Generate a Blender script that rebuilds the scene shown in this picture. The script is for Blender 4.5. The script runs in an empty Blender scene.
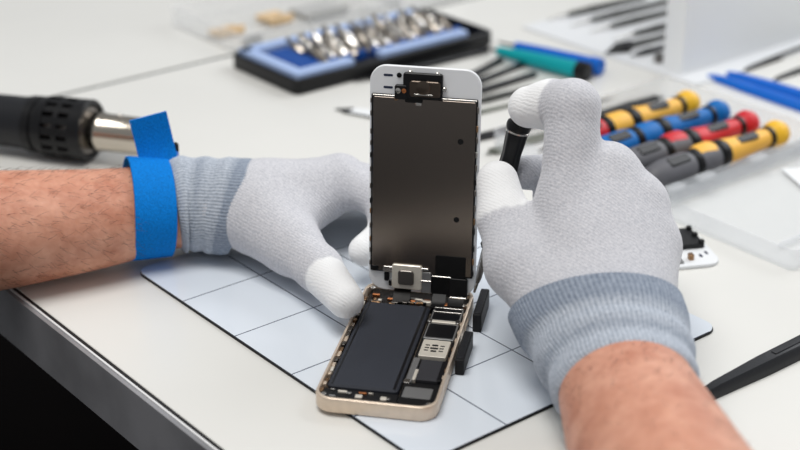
import bpy, bmesh, math, random
import numpy as np
from mathutils import Vector, Matrix

S = 0.001                                  # everything below is written in millimetres
sc = bpy.context.scene
col = sc.collection
random.seed(7); rng = np.random.default_rng(7)

# ------------------------------------------------------------------ camera
PITCH = 0.4272
cd = bpy.data.cameras.new('camera'); cam = bpy.data.objects.new('camera', cd); col.objects.link(cam)
cam.location = (0, 0, 0.37325)
cam.rotation_euler = (math.pi/2 - PITCH, 0, 0)
cd.sensor_width = 36.0; cd.lens = 36.0*1510/800
cd.clip_start = 0.01; cd.clip_end = 50
cd.dof.use_dof = True; cd.dof.focus_distance = 0.765; cd.dof.aperture_fstop = 6.0
sc.camera = cam

# ------------------------------------------------------------------ world, window light and added fill
w = bpy.data.worlds.new('world'); sc.world = w; w.use_nodes = True
bg = w.node_tree.nodes['Background']
bg.inputs[0].default_value = (0.93, 0.96, 1.0, 1); bg.inputs[1].default_value = 0.34

def area(name, loc, target, sx, sy, power, color):
    ld = bpy.data.lights.new(name, 'AREA'); ld.shape = 'RECTANGLE'; ld.size = sx; ld.size_y = sy
    ld.energy = power; ld.color = color
    o = bpy.data.objects.new(name, ld); col.objects.link(o); o.location = loc
    o.rotation_euler = (Vector(target) - Vector(loc)).to_track_quat('-Z', 'Y').to_euler()
    return o
area('window_light', (1.35, 1.75, 1.25), (0.0, 0.8, 0.0), 1.5, 1.1, 22, (0.95, 0.97, 1.0))
area('overhead_fill', (-0.25, 0.5, 1.55), (0.05, 0.85, 0.0), 0.9, 0.7, 18, (1.0, 0.98, 0.95))  # fill lamp added overhead to brighten surfaces facing the camera

vs = sc.view_settings
vs.view_transform = 'Standard'; vs.look = 'None'; vs.gamma = 1.0; vs.use_curve_mapping = False
vs.exposure = 0.0

# ------------------------------------------------------------------ materials
MATS = {}
def lin(c):
    return tuple(((x/255)/12.92 if x/255 <= 0.04045 else (((x/255)+0.055)/1.055)**2.4) for x in c)
def mat(name, rgb, rough=0.5, metal=0.0, **k):
    """rgb in display 0-255. var: colour mottling, vscale per metre; bump/bscale; trans; alpha"""
    m = bpy.data.materials.new(name); m.use_nodes = True; MATS[name] = m
    nt = m.node_tree; b = nt.nodes['Principled BSDF']
    c = lin(rgb)
    b.inputs['Base Color'].default_value = (*c, 1); b.inputs['Roughness'].default_value = rough
    b.inputs['Metallic'].default_value = metal
    if 'spec' in k: b.inputs['Specular IOR Level'].default_value = k['spec']
    if 'coat' in k: b.inputs['Coat Weight'].default_value = k['coat']
    if 'sss' in k:
        b.inputs['Subsurface Weight'].default_value = k['sss']; b.inputs['Subsurface Scale'].default_value = 0.004
        b.inputs['Subsurface Radius'].default_value = (1.0, 0.4, 0.2)
    if 'trans' in k:
        b.inputs['Transmission Weight'].default_value = k['trans']; b.inputs['IOR'].default_value = k.get('ior', 1.3)
    if 'alpha' in k: b.inputs['Alpha'].default_value = k['alpha']
    if 'var' in k or 'bump' in k:
        tc = nt.nodes.new('ShaderNodeTexCoord')
    if 'var' in k:
        n = nt.nodes.new('ShaderNodeTexNoise'); n.inputs['Scale'].default_value = k.get('vscale', 300)
        n.inputs['Detail'].default_value = 5
        nt.links.new(tc.outputs['Object'], n.inputs['Vector'])
        r = nt.nodes.new('ShaderNodeValToRGB')
        v = k['var']; c2 = lin(k['rgb2']) if 'rgb2' in k else tuple(x*(1-v) for x in c)
        c1 = c if 'rgb2' in k else tuple(min(1, x*(1+v)) for x in c)
        r.color_ramp.elements[0].position = 0.35; r.color_ramp.elements[1].position = 0.65
        r.color_ramp.elements[0].color = (*c2, 1); r.color_ramp.elements[1].color = (*c1, 1)
        nt.links.new(n.outputs['Fac'], r.inputs['Fac']); nt.links.new(r.outputs['Color'], b.inputs['Base Color'])
    if 'bump' in k:
        n = nt.nodes.new('ShaderNodeTexNoise'); n.inputs['Scale'].default_value = k.get('bscale', 800)
        n.inputs['Detail'].default_value = 4
        nt.links.new(tc.outputs['Object'], n.inputs['Vector'])
        bp = nt.nodes.new('ShaderNodeBump'); bp.inputs['Strength'].default_value = k['bump']
        bp.inputs['Distance'].default_value = 0.0006
        nt.links.new(n.outputs['Fac'], bp.inputs['Height']); nt.links.new(bp.outputs['Normal'], b.inputs['Normal'])
    return m

mat('table_white', (226, 225, 220), 0.28, var=0.02, vscale=6)
mat('aluminium', (150, 150, 153), 0.42, 0.25, var=0.18, vscale=22)
mat('gap_shade_grey', (92, 94, 92), 0.6, spec=0.2)
mat('edge_white', (235, 235, 235), 0.3)
mat('gasket_black', (20, 20, 20), 0.6)
mat('floor_dark', (16, 8, 7), 0.8, var=0.25, vscale=8, spec=0.1)
mat('rubber_black', (17, 18, 20), 0.6, bump=0.1, spec=0.3)
mat('plastic_black', (15, 15, 17), 0.38, bump=0.05, spec=0.3)
mat('plastic_satin_black', (26, 27, 31), 0.45, bump=0.15, bscale=600, spec=0.35)
mat('gold', (222, 204, 184), 0.36, 0.55, var=0.05, vscale=200)
mat('gold_dark', (150, 118, 88), 0.35, 0.9, var=0.3, vscale=500)
mat('steel', (200, 196, 190), 0.25, 1.0, bump=0.05)
mat('bit_steel', (150, 143, 134), 0.3, 1.0, bump=0.05)
mat('steel_dark', (120, 115, 110), 0.35, 0.95, bump=0.08)
mat('nickel', (190, 182, 170), 0.2, 1.0, bump=0.04, bscale=200)
mat('copper', (190, 120, 75), 0.35, 0.9)
mat('battery', (46, 49, 57), 0.62, var=0.06, vscale=40, spec=0.3)
mat('pcb', (14, 14, 16), 0.45, var=0.3, vscale=600, spec=0.3)
mat('chip', (16, 16, 19), 0.3, spec=0.35)
mat('chip_grey', (50, 50, 54), 0.55, spec=0.3)
mat('bronze_dark', (84, 74, 66), 0.3, 0.8, bump=0.2, bscale=500)
mat('slot_navy', (34, 42, 66), 0.5, spec=0.3)
mat('shield', (226, 219, 206), 0.35, 0.35, var=0.05, vscale=200)
mat('shield_grey', (150, 150, 150), 0.4, 0.7)
mat('lcd_plate', (118, 109, 102), 0.22, 1.0, var=0.04, vscale=900)
mat('glass_white', (234, 236, 238), 0.35)
mat('sticker_black', (9, 9, 10), 0.45, spec=0.25)
mat('flex', (24, 20, 18), 0.5, spec=0.25)
mat('cap_white', (235, 235, 235), 0.4)
mat('strap_blue', (0, 120, 206), 0.8, var=0.16, vscale=1100, bump=0.8, bscale=1100, spec=0.15)
mat('insert_lavender', (166, 188, 228), 0.45)
mat('tray_blue', (18, 72, 148), 0.5, spec=0.3)
mat('teal', (0, 158, 165), 0.4, spec=0.3)
mat('blue_tool', (0, 100, 200), 0.45, spec=0.3)
mat('grip_yellow', (246, 190, 40), 0.45)
mat('grip_amber', (248, 188, 72), 0.5)
mat('grip_red', (208, 30, 42), 0.45)
mat('grip_blue', (0, 106, 182), 0.5, spec=0.3)
mat('grip_grey', (98, 98, 103), 0.55)
mat('tool_grey', (66, 67, 64), 0.5, 0.2, spec=0.3)
mat('tool_green_grey', (112, 115, 106), 0.5, 0.2, spec=0.3)
mat('board_white', (240, 242, 243), 0.4)
mat('sheet_white', (230, 232, 234), 0.3)
mat('tan', (222, 192, 150), 0.6, var=0.2, vscale=60)
mat('card_grey', (180, 180, 178), 0.6)
mat('clear', (245, 246, 247), 0.12, alpha=0.2, spec=0.7)
mat('frosted', (242, 245, 248), 0.3, alpha=0.24)
mat('hair', (70, 40, 26), 0.6)

def skin_mat():
    m = mat('skin', (202, 142, 112), 0.5, sss=0.12)
    nt = m.node_tree; b = nt.nodes['Principled BSDF']
    tc = nt.nodes.new('ShaderNodeTexCoord')
    n1 = nt.nodes.new('ShaderNodeTexNoise'); n1.inputs['Scale'].default_value = 55; n1.inputs['Detail'].default_value = 6
    n2 = nt.nodes.new('ShaderNodeTexNoise'); n2.inputs['Scale'].default_value = 260; n2.inputs['Detail'].default_value = 4
    for n in (n1, n2): nt.links.new(tc.outputs['Object'], n.inputs['Vector'])
    r = nt.nodes.new('ShaderNodeValToRGB')
    e = r.color_ramp.elements
    e[0].position = 0.3; e[0].color = (*lin((182, 115, 88)), 1)
    e[1].position = 0.7; e[1].color = (*lin((224, 168, 142)), 1)
    mx = nt.nodes.new('ShaderNodeMath'); mx.operation = 'MULTIPLY_ADD'
    mx.inputs[1].default_value = 0.3
    ad = nt.nodes.new('ShaderNodeMath'); ad.operation = 'MULTIPLY'; ad.inputs[1].default_value = 0.7
    nt.links.new(n1.outputs['Fac'], ad.inputs[0])
    nt.links.new(n2.outputs['Fac'], mx.inputs[0]); nt.links.new(ad.outputs[0], mx.inputs[2])
    nt.links.new(mx.outputs[0], r.inputs['Fac']); nt.links.new(r.outputs['Color'], b.inputs['Base Color'])
    bp = nt.nodes.new('ShaderNodeBump'); bp.inputs['Strength'].default_value = 0.25; bp.inputs['Distance'].default_value = 0.0008
    nt.links.new(n2.outputs['Fac'], bp.inputs['Height']); nt.links.new(bp.outputs['Normal'], b.inputs['Normal'])
skin_mat()

def knit_mat():
    """melange grey knit with whitish coated finger tips (vertex attribute 'coat' marks the coating)"""
    m = mat('knit', (208, 208, 212), 0.85)
    nt = m.node_tree; b = nt.nodes['Principled BSDF']; L = nt.links
    tc = nt.nodes.new('ShaderNodeTexCoord')
    n = nt.nodes.new('ShaderNodeTexNoise'); n.inputs['Scale'].default_value = 900; n.inputs['Detail'].default_value = 3
    n2 = nt.nodes.new('ShaderNodeTexNoise'); n2.inputs['Scale'].default_value = 60; n2.inputs['Detail'].default_value = 3
    wv = nt.nodes.new('ShaderNodeTexWave'); wv.inputs['Scale'].default_value = 230; wv.inputs['Distortion'].default_value = 4.0
    wv.inputs['Detail'].default_value = 2; wv.inputs['Detail Scale'].default_value = 1.2; wv.bands_direction = 'DIAGONAL'
    for q in (n, n2, wv): L.new(tc.outputs['Object'], q.inputs['Vector'])
    r = nt.nodes.new('ShaderNodeValToRGB'); e = r.color_ramp.elements
    e[0].position = 0.3; e[0].color = (*lin((182, 183, 189)), 1)
    e[1].position = 0.68; e[1].color = (*lin((211, 210, 214)), 1)
    L.new(n.outputs['Fac'], r.inputs['Fac'])
    at = nt.nodes.new('ShaderNodeAttribute'); at.attribute_name = 'coat'
    mx = nt.nodes.new('ShaderNodeMix'); mx.data_type = 'RGBA'
    L.new(at.outputs['Fac'], mx.inputs['Factor']); L.new(r.outputs['Color'], mx.inputs['A'])
    mx.inputs['B'].default_value = (*lin((240, 240, 240)), 1)
    L.new(mx.outputs['Result'], b.inputs['Base Color'])
    a1 = nt.nodes.new('ShaderNodeMath'); a1.operation = 'MULTIPLY_ADD'; a1.inputs[1].default_value = 0.4
    L.new(wv.outputs['Fac'], a1.inputs[0]); L.new(n.outputs['Fac'], a1.inputs[2])
    bp = nt.nodes.new('ShaderNodeBump'); bp.inputs['Strength'].default_value = 0.4; bp.inputs['Distance'].default_value = 0.0006
    L.new(a1.outputs[0], bp.inputs['Height']); L.new(bp.outputs['Normal'], b.inputs['Normal'])
    b.inputs['Sheen Weight'].default_value = 0.25
knit_mat()
def cuff_mat():
    """rib knit: attribute 'rib' darkens the yarn in the valleys' second colour, noise mottles it"""
    m = mat('cuff_knit', (176, 184, 196), 0.9)
    nt = m.node_tree; b = nt.nodes['Principled BSDF']; L = nt.links
    tc = nt.nodes.new('ShaderNodeTexCoord')
    n = nt.nodes.new('ShaderNodeTexNoise'); n.inputs['Scale'].default_value = 620; n.inputs['Detail'].default_value = 5
    L.new(tc.outputs['Object'], n.inputs['Vector'])
    at = nt.nodes.new('ShaderNodeAttribute'); at.attribute_name = 'rib'
    mth = nt.nodes.new('ShaderNodeMath'); mth.operation = 'MULTIPLY_ADD'; mth.inputs[1].default_value = 0.75
    L.new(n.outputs['Fac'], mth.inputs[0])
    m2 = nt.nodes.new('ShaderNodeMath'); m2.operation = 'MULTIPLY'; m2.inputs[1].default_value = 0.26
    L.new(at.outputs['Fac'], m2.inputs[0]); L.new(m2.outputs[0], mth.inputs[2])
    r = nt.nodes.new('ShaderNodeValToRGB'); e = r.color_ramp.elements
    e[0].position = 0.2; e[0].color = (*lin((128, 138, 152)), 1)
    e[1].position = 0.75; e[1].color = (*lin((196, 202, 211)), 1)
    L.new(mth.outputs[0], r.inputs['Fac'])
    ab = nt.nodes.new('ShaderNodeAttribute'); ab.attribute_name = 'band'
    mb_ = nt.nodes.new('ShaderNodeMix'); mb_.data_type = 'RGBA'; mb_.blend_type = 'MULTIPLY'
    L.new(ab.outputs['Fac'], mb_.inputs['Factor']); L.new(r.outputs['Color'], mb_.inputs['A'])
    mb_.inputs['B'].default_value = (0.58, 0.62, 0.68, 1)
    L.new(mb_.outputs['Result'], b.inputs['Base Color'])
    bp = nt.nodes.new('ShaderNodeBump'); bp.inputs['Strength'].default_value = 0.5; bp.inputs['Distance'].default_value = 0.0006
    L.new(n.outputs['Fac'], bp.inputs['Height']); L.new(bp.outputs['Normal'], b.inputs['Normal'])
cuff_mat()
def board_mat():
    """glossy white work mat printed with a thin 50 mm grid"""
    m = mat('mat_white', (222, 229, 237), 0.16, coat=0.3)
    nt = m.node_tree; b = nt.nodes['Principled BSDF']; L = nt.links
    tc = nt.nodes.new('ShaderNodeTexCoord'); sp = nt.nodes.new('ShaderNodeSeparateXYZ')
    L.new(tc.outputs['Object'], sp.inputs[0])
    outs = []
    for ax in ('X', 'Y'):
        a = nt.nodes.new('ShaderNodeMath'); a.operation = 'MULTIPLY'; a.inputs[1].default_value = 20.0
        f = nt.nodes.new('ShaderNodeMath'); f.operation = 'PINGPONG'; f.inputs[1].default_value = 0.5
        l = nt.nodes.new('ShaderNodeMath'); l.operation = 'LESS_THAN'; l.inputs[1].default_value = 0.0072
        L.new(sp.outputs[ax], a.inputs[0]); L.new(a.outputs[0], f.inputs[0]); L.new(f.outputs[0], l.inputs[0]); outs.append(l)
    mxm = nt.nodes.new('ShaderNodeMath'); mxm.operation = 'MAXIMUM'
    L.new(outs[0].outputs[0], mxm.inputs[0]); L.new(outs[1].outputs[0], mxm.inputs[1])
    mx = nt.nodes.new('ShaderNodeMix'); mx.data_type = 'RGBA'
    mx.inputs['A'].default_value = (*lin((222, 229, 237)), 1); mx.inputs['B'].default_value = (*lin((52, 62, 84)), 1)
    L.new(mxm.outputs[0], mx.inputs['Factor']); L.new(mx.outputs['Result'], b.inputs['Base Color'])
board_mat()

# ------------------------------------------------------------------ mesh helpers (millimetres)
class MB:
    def __init__(s): s.v = []; s.f = []
    def add(s, vs, fs):
        o = len(s.v); s.v += [tuple(map(float, v)) for v in vs]; s.f += [tuple(i+o for i in f) for f in fs]; return s
    def loft(s, loops, cap0=True, cap1=True):
        n = len(loops[0]); vs = [p for l in loops for p in l]; fs = []
        for k in range(len(loops)-1):
            for i in range(n):
                j = (i+1) % n
                fs.append((k*n+i, k*n+j, (k+1)*n+j, (k+1)*n+i))
        if cap0: fs.append(tuple(range(n-1, -1, -1)))
        if cap1: fs.append(tuple((len(loops)-1)*n+i for i in range(n)))
        return s.add(vs, fs)
    def rbox(s, x0, x1, y0, y1, z0, z1, r=1.0, c=0.3, seg=4):
        """box with rounded plan corners and chamfered rims"""
        def loop(ins, z):
            return [(x, y, z) for x, y in rrect(x0+ins, x1-ins, y0+ins, y1-ins, max(r-ins, 0.02), seg)]
        return s.loft([loop(c, z0), loop(0, z0+c), loop(0, z1-c), loop(c, z1)])
    def tube(s, pts, rad, n=12, flat=1.0, up=(0, 0, 1)):
        """tube along pts; rad: list; flat: height scale along 'up'"""
        P = [np.array(p, float) for p in pts]; loops = []
        for i, p in enumerate(P):
            t = P[min(i+1, len(P)-1)] - P[max(i-1, 0)]; t /= np.linalg.norm(t)
            u = np.array(up, float); 
            if abs(u @ t) > 0.95: u = np.array([0.0, 1, 0])
            a = np.cross(t, u); a /= np.linalg.norm(a); b = np.cross(a, t)
            r = rad[i]; r = r if isinstance(r, (tuple, list)) else (r, r*flat)
            loops.append([p + a*r[0]*math.cos(2*math.pi*k/n) - b*r[1]*math.sin(2*math.pi*k/n) for k in range(n)])
        return s.loft(loops[::-1]) if False else s.loft([l[::-1] for l in loops])
    def lathe_x(s, prof, n=20, hexa=0, y=0, z=0):
        """revolve (x, r) about the x axis"""
        loops = [[(x, y + r*math.cos(2*math.pi*k/n), z + r*math.sin(2*math.pi*k/n)) for k in range(n)] for x, r in prof]
        return s.loft(loops)
    def lathe_z(s, prof, n=20, x=0, y=0):
        return s.loft([[(x + r*math.cos(2*math.pi*k/n), y + r*math.sin(2*math.pi*k/n), z) for k in range(n)] for z, r in prof])
    def xf(s, M):
        s.v = [tuple(M @ Vector(v)) for v in s.v]; return s

def rrect(x0, x1, y0, y1, r, seg=4):
    out = []
    for cx, cy, a0 in ((x1-r, y1-r, 0), (x0+r, y1-r, 90), (x0+r, y0+r, 180), (x1-r, y0+r, 270)):
        for k in range(seg+1):
            a = math.radians(a0 + 90*k/seg); out.append((cx + r*math.cos(a), cy + r*math.sin(a)))
    return out

def mesh_obj(name, mb, m, parent=None, sharp=35, smooth=True):
    me = bpy.data.meshes.new(name)
    me.from_pydata([(x*S, y*S, z*S) for x, y, z in mb.v], [], mb.f)
    bm = bmesh.new(); bm.from_mesh(me); bmesh.ops.recalc_face_normals(bm, faces=bm.faces); bm.to_mesh(me); bm.free()
    if smooth:
        me.polygons.foreach_set('use_smooth', [True]*len(me.polygons))
        me.set_sharp_from_angle(angle=math.radians(sharp))
    me.materials.append(MATS[m])
    o = bpy.data.objects.new(name, me); col.objects.link(o)
    if parent is not None: o.parent = parent
    return o
def tag(o, label, cat=None, group=None, kind=None):
    if label: o['label'] = label
    if cat: o['category'] = cat
    if group: o['group'] = group
    if kind: o['kind'] = kind
    return o
def thing(name, label, cat, loc=(0, 0, 0), rz=0.0, group=None, kind=None):
    o = bpy.data.objects.new(name, None); col.objects.link(o); o.empty_display_size = 0.02
    o.location = Vector(loc)*S; o.rotation_euler = (0, 0, rz)
    return tag(o, label, cat, group, kind)
def part(name, mb, m, parent, label=None, **k):
    o = mesh_obj(name, mb, m, parent, **k)
    if label: o['label'] = label
    return o
def copy_tree(o, parent=None):
    c = o.copy(); col.objects.link(c); c.parent = parent
    for ch in list(o.children): copy_tree(ch, c)
    return c

# table frame: e1 runs along the front edge, e2 into the table
E1 = np.array([0.631, -0.776]); E2 = np.array([0.776, 0.631])
ANG = math.atan2(0.631, 0.776)            # direction of e2 = local +x of things laid "along" the bench
def sn(s, n, z=0): p = s*E1 + n*E2; return (p[0], p[1], z)

# ------------------------------------------------------------------ setting
fl = mesh_obj('floor', MB().rbox(-3000, 3000, -2500, 4000, -760, -740, 1, 0.5), 'floor_dark'); tag(fl, 'dark brown floor below the white table', kind='structure')

# local table axes: x = n (into the table), y = -s
def table(name, label, s0, s1):
    t = thing(name, label, 'table', (0, 0, 0), ANG, 'white work tables')
    # local coords: x=n, y=-s
    part('table_top', MB().rbox(302.2, 1700, -s1, -s0, -24, 0, 1.5, 0.4), 'table_white', t)
    part('black_gasket', MB().rbox(300.6, 302.2, -s1, -s0, -24, -0.2, 0.3, 0.1), 'gasket_black', t, 'thin black seam along the table edge')
    part('white_lip', MB().rbox(299.4, 300.6, -s1, -s0, -24, -0.6, 0.3, 0.1), 'edge_white', t)
    part('edge_profile', MB().rbox(297.0, 299.4, -s1, -s0, -34, -1.2, 0.6, 0.2), 'aluminium', t, 'brushed aluminium edge strip')
    part('under_frame', MB().rbox(560, 1640, -s1+30, -s0-30, -64, -24, 2, 0.5), 'gasket_black', t)
    for x in (640, 1600):
        for y in (-s1+60, -s0-60):
            part('leg', MB().rbox(x-20, x+20, y-20, y+20, -740, -64, 3, 0.5), 'gasket_black', t)
    return t
table('work_table', 'white work table with aluminium edge under the phone and mat', -971, 700)
tb1 = table('work_table', 'second white table butted against the first behind the heat gun', -2300, -976)

part('gap_shade_strip', MB().rbox(303, 1699, 971.2, 975.8, -24, -0.6, 0.4, 0.1), 'gap_shade_grey', tb1, 'dark strip standing in for shade in the gap between the two tables')  # open gap filled with dark grey in place of its shade

# ------------------------------------------------------------------ work mat
TH = 0.8867
t = thing('work_mat', 'glossy white work mat with thin grid and black underside', 'mat', (-147.72, 755.88, 0), -TH)
part('black_backing', MB().rbox(0, 250, 0, 200, 0.05, 1.3, 8, 0.2, 6), 'rubber_black', t)
part('white_face', MB().rbox(0.3, 249.7, 0.3, 199.7, 1.3, 2.0, 8, 0.15, 6), 'mat_white', t)
MZ = 2.05

# ------------------------------------------------------------------ phone
PA = math.radians(-11.2)
ph = thing('smartphone', 'opened gold smartphone with its screen standing upright', 'phone', (-12.4, 600, MZ), PA)
W2, LL, TK = 29.3, 123.8, 7.8
def phone_housing():
    m = MB()
    def lp(ins, z, r): return [(x, y, z) for x, y in rrect(-W2+ins, W2-ins, ins, LL-ins, r, 7)]
    m.loft([lp(1.2, 0, 7.8), lp(0.35, 0.35, 8.6), lp(0, 1.1, 9), lp(0, TK-1.0, 9), lp(0.3, TK-0.25, 8.7), lp(0.7, TK, 8.3),
            lp(1.5, TK, 7.5), lp(1.6, TK-0.3, 7.4), lp(1.6, 1.6, 7.4)])
    return m
hs = part('housing', phone_housing(), 'gold', ph, 'champagne gold metal housing')
bt = part('battery', MB().rbox(-25.6, 8.6, 14.5, 102, 1.7, 6.6, 2, 0.9), 'battery', ph, 'dark grey battery pack')
part('wrap_edge', MB().rbox(-23.8, -22.9, 15.5, 101, 6.55, 6.75, 0.3, 0.05), 'chip', bt)
part('wrap_edge', MB().rbox(6.0, 7.4, 15.5, 101, 6.55, 6.75, 0.3, 0.05), 'chip', bt)
lb = part('logic_board', MB().rbox(9.6, 27.2, 12, 119, 1.7, 4.3, 1, 0.2), 'pcb', ph, 'black logic board with metal shields')
def sub(name, x0, x1, y0, y1, z0, z1, m, parent, label=None, r=0.6, c=0.2):
    return part(name, MB().rbox(x0, x1, y0, y1, z0, z1, r, c), m, parent, label)
# sim reader: plate with contact windows (dark slots sit proud of a recess frame)
sim = sub('sim_reader', 11.6, 25.4, 50.2, 67, 4.3, 6.6, 'shield', lb, 'cream metal sim reader with slots')
for i, (x, y) in enumerate(((14.6, 56), (14.6, 58.6), (14.6, 61.2), (22.0, 56), (22.0, 58.6), (22.0, 61.2))):
    sub('contact_slot', x-1.1, x+1.1, y-0.5, y+0.5, 6.5, 6.66, 'chip', lb, r=0.2, c=0.02)
for y, wd in ((55.6, 1.4), (58.4, 2.0), (61.4, 1.5)):
    sub('contact_slot', 18.3-wd, 18.3+wd, y-0.8, y+0.8, 6.5, 6.66, 'chip', lb, r=0.3, c=0.02)
# processor shields: steel frame and black tops
for (y0, y1) in ((88.5, 104.5), (69.5, 86)):
    sub('shield_frame', 10.6, 26.2, y0, y1, 4.3, 5.9, 'shield_grey', lb)
    sub('shield_cover', 11.4, 25.4, y0+1.3, y1-1.3, 5.85, 6.15, 'chip', lb, r=0.8, c=0.05)
sub('shield_bar', 10.2, 26.4, 86.2, 88.4, 4.3, 6.5, 'shield', lb)
sub('shield_bar', 10.8, 25.8, 97.6, 98.6, 5.9, 6.5, 'steel', lb, r=0.3)
sub('shield_bar', 11.0, 26.0, 101.6, 102.6, 5.9, 6.7, 'steel', lb, r=0.3)
sub('screw_post', 9.9, 12.2, 85.2, 88.8, 4.3, 7.0, 'steel', lb, r=1)
sub('screw_post', 24.2, 26.6, 85.8, 89.2, 4.3, 7.0, 'steel', lb, r=1)
sub('chip', 14.2, 25.8, 28, 47.6, 4.3, 6.1, 'chip_grey', lb)
sub('chip', 24.6, 27.1, 28, 47, 4.3, 6.4, 'chip', lb)
sub('bracket', 10.0, 13.2, 25.5, 48.6, 4.3, 6.3, 'shield_grey', lb)
sub('bracket', 13.0, 14.6, 27, 37, 4.3, 6.6, 'shield', lb)
sub('bracket', 9.4, 12.6, 23.4, 27, 4.3, 6.6, 'steel', lb)
# lower speaker and dock strip
sp = sub('speaker_module', 9.8, 27.2, 4.2, 24.4, 1.7, 5.6, 'plastic_black', ph, 'black speaker module')
sub('speaker_label', 11.0, 24.6, 11.4, 21, 5.55, 5.8, 'shield_grey', sp, r=0.8, c=0.05)
dk = sub('dock_strip', -26.8, 9.4, 3.2, 13.8, 1.7, 5.2, 'pcb', ph, 'black dock connector strip')
for x, y, a, b, mm in ((-17, 10.6, 2.2, 1.2, 'shield'), (-13.8, 9.8, 1.3, 1.0, 'steel'), (-7.4, 11.0, 2.0, 0.9, 'copper'), (-8.6, 7.6, 1.7, 2.2, 'shield'),
                   (3.2, 7.8, 1.5, 2.2, 'shield'), (5.4, 8.0, 0.9, 1.3, 'steel'), (-22, 11.8, 1.0, 0.8, 'steel'), (-3.5, 11.4, 1.2, 0.5, 'shield'), (-21, 6.0, 1.6, 0.7, 'shield_grey')):
    sub('connector', x-a, x+a, y-b/1.6, y+b/1.6, 5.1, 6.2, mm, dk, r=0.4)
def screw(x, y, z, r, parent, m='steel', name='screw'):
    mb = MB().lathe_z([(z, r), (z+0.5, r), (z+0.9, r*0.75), (z+0.9, r*0.35), (z+0.6, r*0.3)], 14, x, y)
    return part(name, mb, m, parent)
for x, y in ((-25.0, 5.6), (25.2, 5.8), (-25.6, 118), (25.4, 106.5), (25.8, 120)):
    screw(x, y, 6.2, 1.5, hs)
# spring clips in the gap along both long sides
for k in range(20):
    y = 10 + k*5.0 + random.uniform(-1.2, 1.2); ln = random.uniform(1.2, 2.8)
    sub('spring_clip', -27.6, -25.9, y-ln, y+ln, 4.2, random.uniform(6.2, 7.2), random.choice(['gold_dark', 'gold', 'steel_dark', 'shield']), hs, r=0.4)
for k in range(9):
    y = 30 + k*9.5 + random.uniform(-1.5, 1.5)
    sub('spring_clip', 26.9, 27.6, y-1.5, y+1.5, 4.5, 7.0, random.choice(['gold_dark', 'gold', 'chip']), hs, r=0.3)
# crowded far end: flex connectors, antenna pieces, camera
fe = sub('top_flex', -26.5, 9.0, 103, 121, 1.7, 4.4, 'flex', ph, 'dark crowded flex and connectors at the top')
for k in range(34):
    x = random.uniform(-25, 7); y = random.uniform(103.8, 112)
    a = random.uniform(0.8, 2.4); b = random.uniform(0.5, 1.1)
    sub('connector', x-a, x+a, y-b, y+b, 4.3, random.uniform(5.2, 6.6), random.choice(['copper', 'gold_dark', 'shield', 'chip', 'steel_dark']), fe, r=0.3)
cm = part('rear_camera', MB().lathe_z([(1.7, 4), (6.6, 4), (6.9, 3.6), (6.9, 2.2), (6.2, 1.9)], 20, 20, 112.5), 'chip', ph)
sub('camera_bracket', 13, 26.5, 105.5, 108.2, 4.3, 6.4, 'copper', ph)
sub('camera_bracket', 10.0, 14.2, 106, 119, 4.3, 5.8, 'shield_grey', ph)
def button(y0, y1): return sub('side_button', 29.2, 29.75, y0, y1, 2.9, 5.2, 'gold', ph, r=0.2, c=0.1)
button(86, 96)

# display assembly, hinged up at the far end: local x = width, y = height, z = towards the camera side
def dpart(name, mb, m, parent=None, label=None):
    mb.xf(Matrix.Translation((1.9, 112.6, 9.0)) @ Matrix.Rotation(math.radians(90-4), 4, 'X'))
    return part(name, mb, m, parent, label)
HW, HH = 28.4, 122.0
def disp_frame():
    m = MB()
    def lp(ins, z, r): return [(x, y, z) for x, y in rrect(-HW+ins, HW-ins, ins, HH-ins, r, 7)]
    return m.loft([lp(0.6, -1.6, 8), lp(0, -1.1, 8.6), lp(0, 0.3, 8.6), lp(0.4, 0.7, 8.2), lp(1.0, 0.7, 7.6)])
df = dpart('display_panel', disp_frame(), 'glass_white', ph, 'white front panel seen from behind, standing upright')
def d(name, x0, x1, y0, y1, z0, z1, m, label=None, r=0.6, c=0.15):
    return dpart(name, MB().rbox(x0, x1, y0, y1, z0, z1, r, c), m, df, label)
d('plate_surround', -27.4, 27.0, 10.6, 107.2, 0.6, 1.4, 'plastic_black', r=0.8)
d('shield_plate', -26.4, 26.2, 11.6, 105.8, 1.3, 2.1, 'lcd_plate', 'dull grey metal backing plate', r=0.8)
d('top_rail', -26.8, 26.6, 106.1, 106.9, 1.3, 2.0, 'steel', r=0.3, c=0.1)
for x, y in ((18.8, 85.0), (17.8, 43.0)):
    dpart('plate_hole', MB().lathe_z([(2.0, 1.5), (2.18, 1.5), (2.2, 1.35)], 16, x, y), 'sticker_black', df)
# earpiece and front camera bracket
d('earpiece_bracket', -11.0, 9.0, 106.0, 119.2, 0.6, 3.0, 'plastic_black', 'dark earpiece bracket', r=1.2, c=0.3)
d('earpiece_cover', -7.5, 8.2, 107.4, 115.6, 2.9, 4.2, 'bronze_dark', r=1.5, c=0.4)
d('earpiece_seam', -5.2, 4.4, 108.4, 109.1, 4.15, 4.5, 'steel', r=0.2, c=0.05)
dpart('earpiece_disc', MB().lathe_z([(4.1, 3.6), (4.6, 3.6), (4.8, 3.0)], 20, -0.4, 112.4), 'bronze_dark', df)
d('front_camera', -15.2, -9.0, 105.4, 112.6, 0.7, 3.4, 'plastic_black', r=0.8)
dpart('camera_lens', MB().lathe_z([(3.3, 1.4), (3.7, 1.4), (3.8, 1.0)], 14, -13.4, 110), 'steel', df)
dpart('camera_lens', MB().lathe_z([(3.3, 1.2), (3.6, 1.2), (3.7, 0.9)], 14, -10.4, 110), 'copper', df)
d('bracket_tab', -15.4, -13.6, 104.6, 107.2, 2.0, 3.0, 'gold_dark')
d('bracket_tab', -4.6, -1.6, 102.4, 104.4, 2.0, 2.6, 'steel')
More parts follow.
